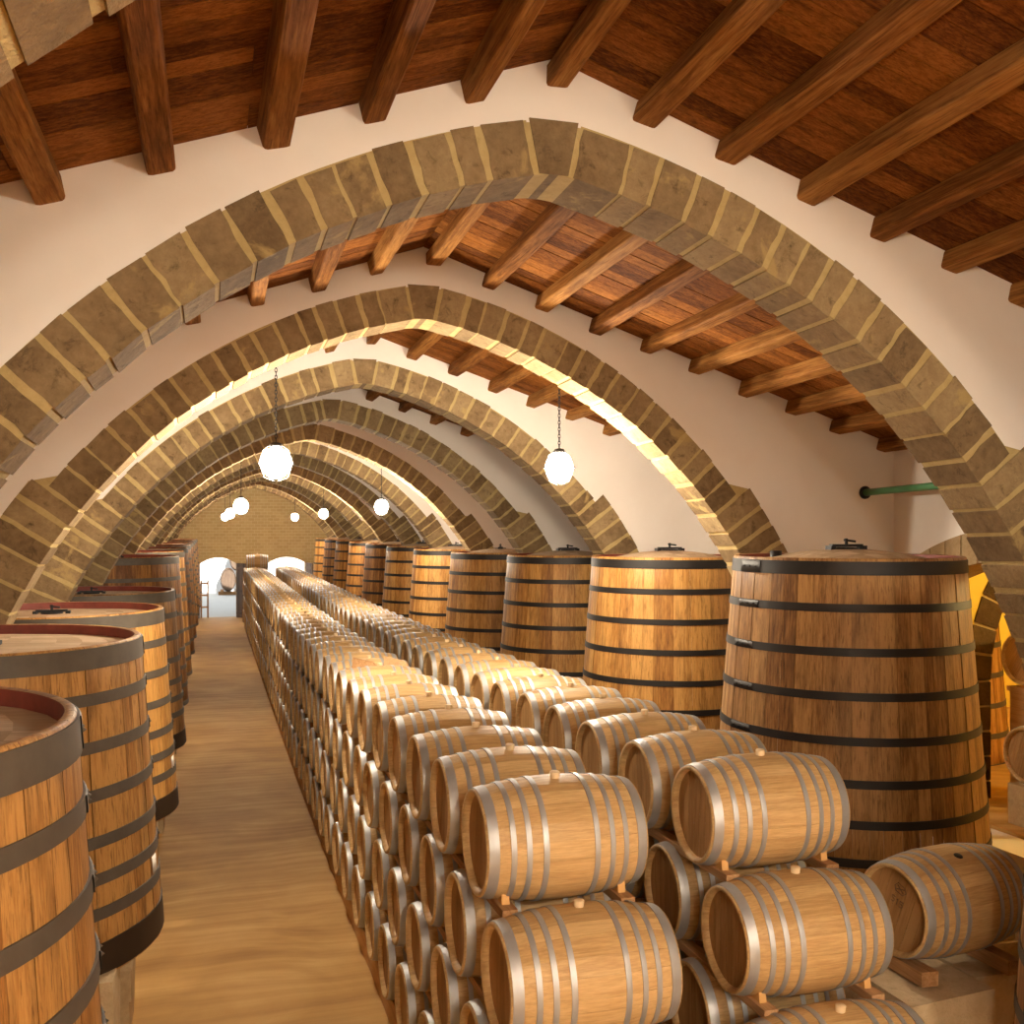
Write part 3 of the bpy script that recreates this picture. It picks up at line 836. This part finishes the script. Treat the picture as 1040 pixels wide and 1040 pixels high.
# ------------------------------------------------------------------ doors and courtyard
def leaf(name, hinge, ang, wd, h, lab):
    root = empty(name, (hinge[0], hinge[1], gz(hinge[1])), ang); root['kind'] = 'structure'; root['label'] = lab
    mb = MB()
    for k in range(6): mb.box(wd*k/6+.004, wd*(k+1)/6-.004, -.025, .025, .02, h)
    mb.build('leaf_boards', M['door'], root)
    mb = MB()
    for z in (.25, h*.5, h-.25): mb.box(.02, wd-.02, -.05, -.02, z-.06, z+.06)
    mb.build('leaf_ledge', M['door'], root)
leaf('door_1', (-.50, YE-.02), math.radians(-98), .9, 2.6, 'dark board leaf folded back left of the left doorway')
leaf('door_2', (1.33, YE-.02), math.radians(-62), .9, 2.75, 'dark board leaf standing open right of the left doorway')
leaf('door_3', (4.78, YE-.02), math.radians(-75), .9, 2.75, 'dark board leaf standing open right of the right doorway')
mb = MB(); mb.box(-.45, -.37, YE+.2, YE+.28, 0, 1.9); mb.box(-.13, -.05, YE+.2, YE+.28, 0, 1.9)
for k in range(3): mb.box(-.37, -.13, YE+.21, YE+.27, .5+.6*k, .58+.6*k)
tag(mb.build('wooden_gate', M['rail'], shear=True), 'narrow wooden slatted gate at the left jamb of the left doorway', 'gate')
w = MB(); w.box(-30, 40, YE+.6, YE+40, -.6, 0)
tag(w.build('floor_courtyard', M['asphalt'], shear=True), 'grey paving of the sunlit courtyard outside', None, None, 'structure')
w = MB(); w.box(-20, 30, YE+20.5, YE+20.9, -.2, 9)
tag(w.build('wall_courtyard', M['limewash'], shear=True), 'white wall across the sunlit courtyard', None, None, 'structure')
def cask(x, y, z, lab):
    root = empty('oval_cask', (x, y, z+gz(y)))
    a, b, L = .52, .80, .55
    def pr(s): return [(s*(1-.12*(t*t)), t*L) for t in [-1, -.6, -.2, .2, .6, 1]]
    st = MB(); n = 24
    for k in range(n):
        st.lathe([(p, h) for p, h in pr(1.)], 2, 0, 'y', True, 2*PI*k/n+.01, 2*PI*(k+1)/n-.01, False, a, b)
    st.build('staves', M['tank_dark'], root)
    for yh in (-L+.05, L-.05):
        hd = MB(); hd.lathe([(.0, yh), (.86, yh)], 28, 0, 'y', False, 0, 2*PI, True, a, b)
        hd.build('cask_head', M['door'], root)
    for t in (-.95, -.55, .55, .95):
        s_ = 1-.12*t*t+.01; h = MB(); h.lathe([(s_-.02, t*L-.03), (s_, t*L-.03), (s_, t*L+.03), (s_-.02, t*L+.03)], 32, 0, 'y', True, 0, 2*PI, True, a, b)
        h.build('hoop', M['hoop_iron'], root)
    tag(root, lab, 'cask', 'old casks in the courtyard'); return root
cy = YE+18.6
cask(1.2, cy, 1.02, 'old dark oval cask on a timber cradle seen through the left doorway')
cask(2.4, cy, 1.02, 'old dark oval cask beside the doorway cask, behind the door jamb')
cask(1.8, cy, 2.40, 'old dark oval cask on top of the two lower courtyard casks')
mb = MB(); mb.box(.55, 3.05, cy-.42, cy-.28, 0, .2); mb.box(.55, 3.05, cy+.28, cy+.42, 0, .2)
for x in (.8, 1.8, 2.8): mb.box(x-.1, x+.1, cy-.5, cy+.5, .204, .34)
tag(mb.build('cask_cradle', M['rail'], shear=True), 'timber cradle under the courtyard casks', 'cradle')

# ------------------------------------------------------------------ camera, sky, view
sc = bpy.context.scene
cam = bpy.data.cameras.new('camera'); co = bpy.data.objects.new('camera', cam); COL.objects.link(co)
co.location = (0, 0, 4.08); co.rotation_euler = (PI/2, 0, -math.atan(307/1060)); cam.sensor_width = 36; cam.lens = 36*1060/1040
cam.shift_y = 15/1040; cam.clip_end = 300; cam.clip_start = .05; sc.camera = co
wd = bpy.data.worlds.new('sky'); sc.world = wd; wd.use_nodes = True; nt = wd.node_tree; nt.nodes.clear()
o = nt.nodes.new('ShaderNodeOutputWorld'); b = nt.nodes.new('ShaderNodeBackground'); b.inputs[0].default_value = (.9, .95, 1., 1); b.inputs[1].default_value = .30
nt.links.new(b.outputs[0], o.inputs[0])
sd = bpy.data.lights.new('sun', 'SUN'); so = bpy.data.objects.new('sun', sd); COL.objects.link(so)
sd.energy = 3.0; sd.angle = .01; sd.color = (1, .95, .88); so.location = (0, 20, 30); so.rotation_euler = (math.radians(70), 0, math.radians(8))
sc.view_settings.view_transform = 'Standard'; sc.view_settings.look = 'None'; sc.view_settings.exposure = 1.85; sc.view_settings.gamma = 1.0
sc.view_settings.use_curve_mapping = False
sc.cycles.max_bounces = 8; sc.cycles.diffuse_bounces = 7; sc.cycles.glossy_bounces = 3; sc.cycles.use_denoising = True
sc.cycles.sample_clamp_indirect = 6; sc.cycles.caustics_reflective = False; sc.cycles.caustics_refractive = False
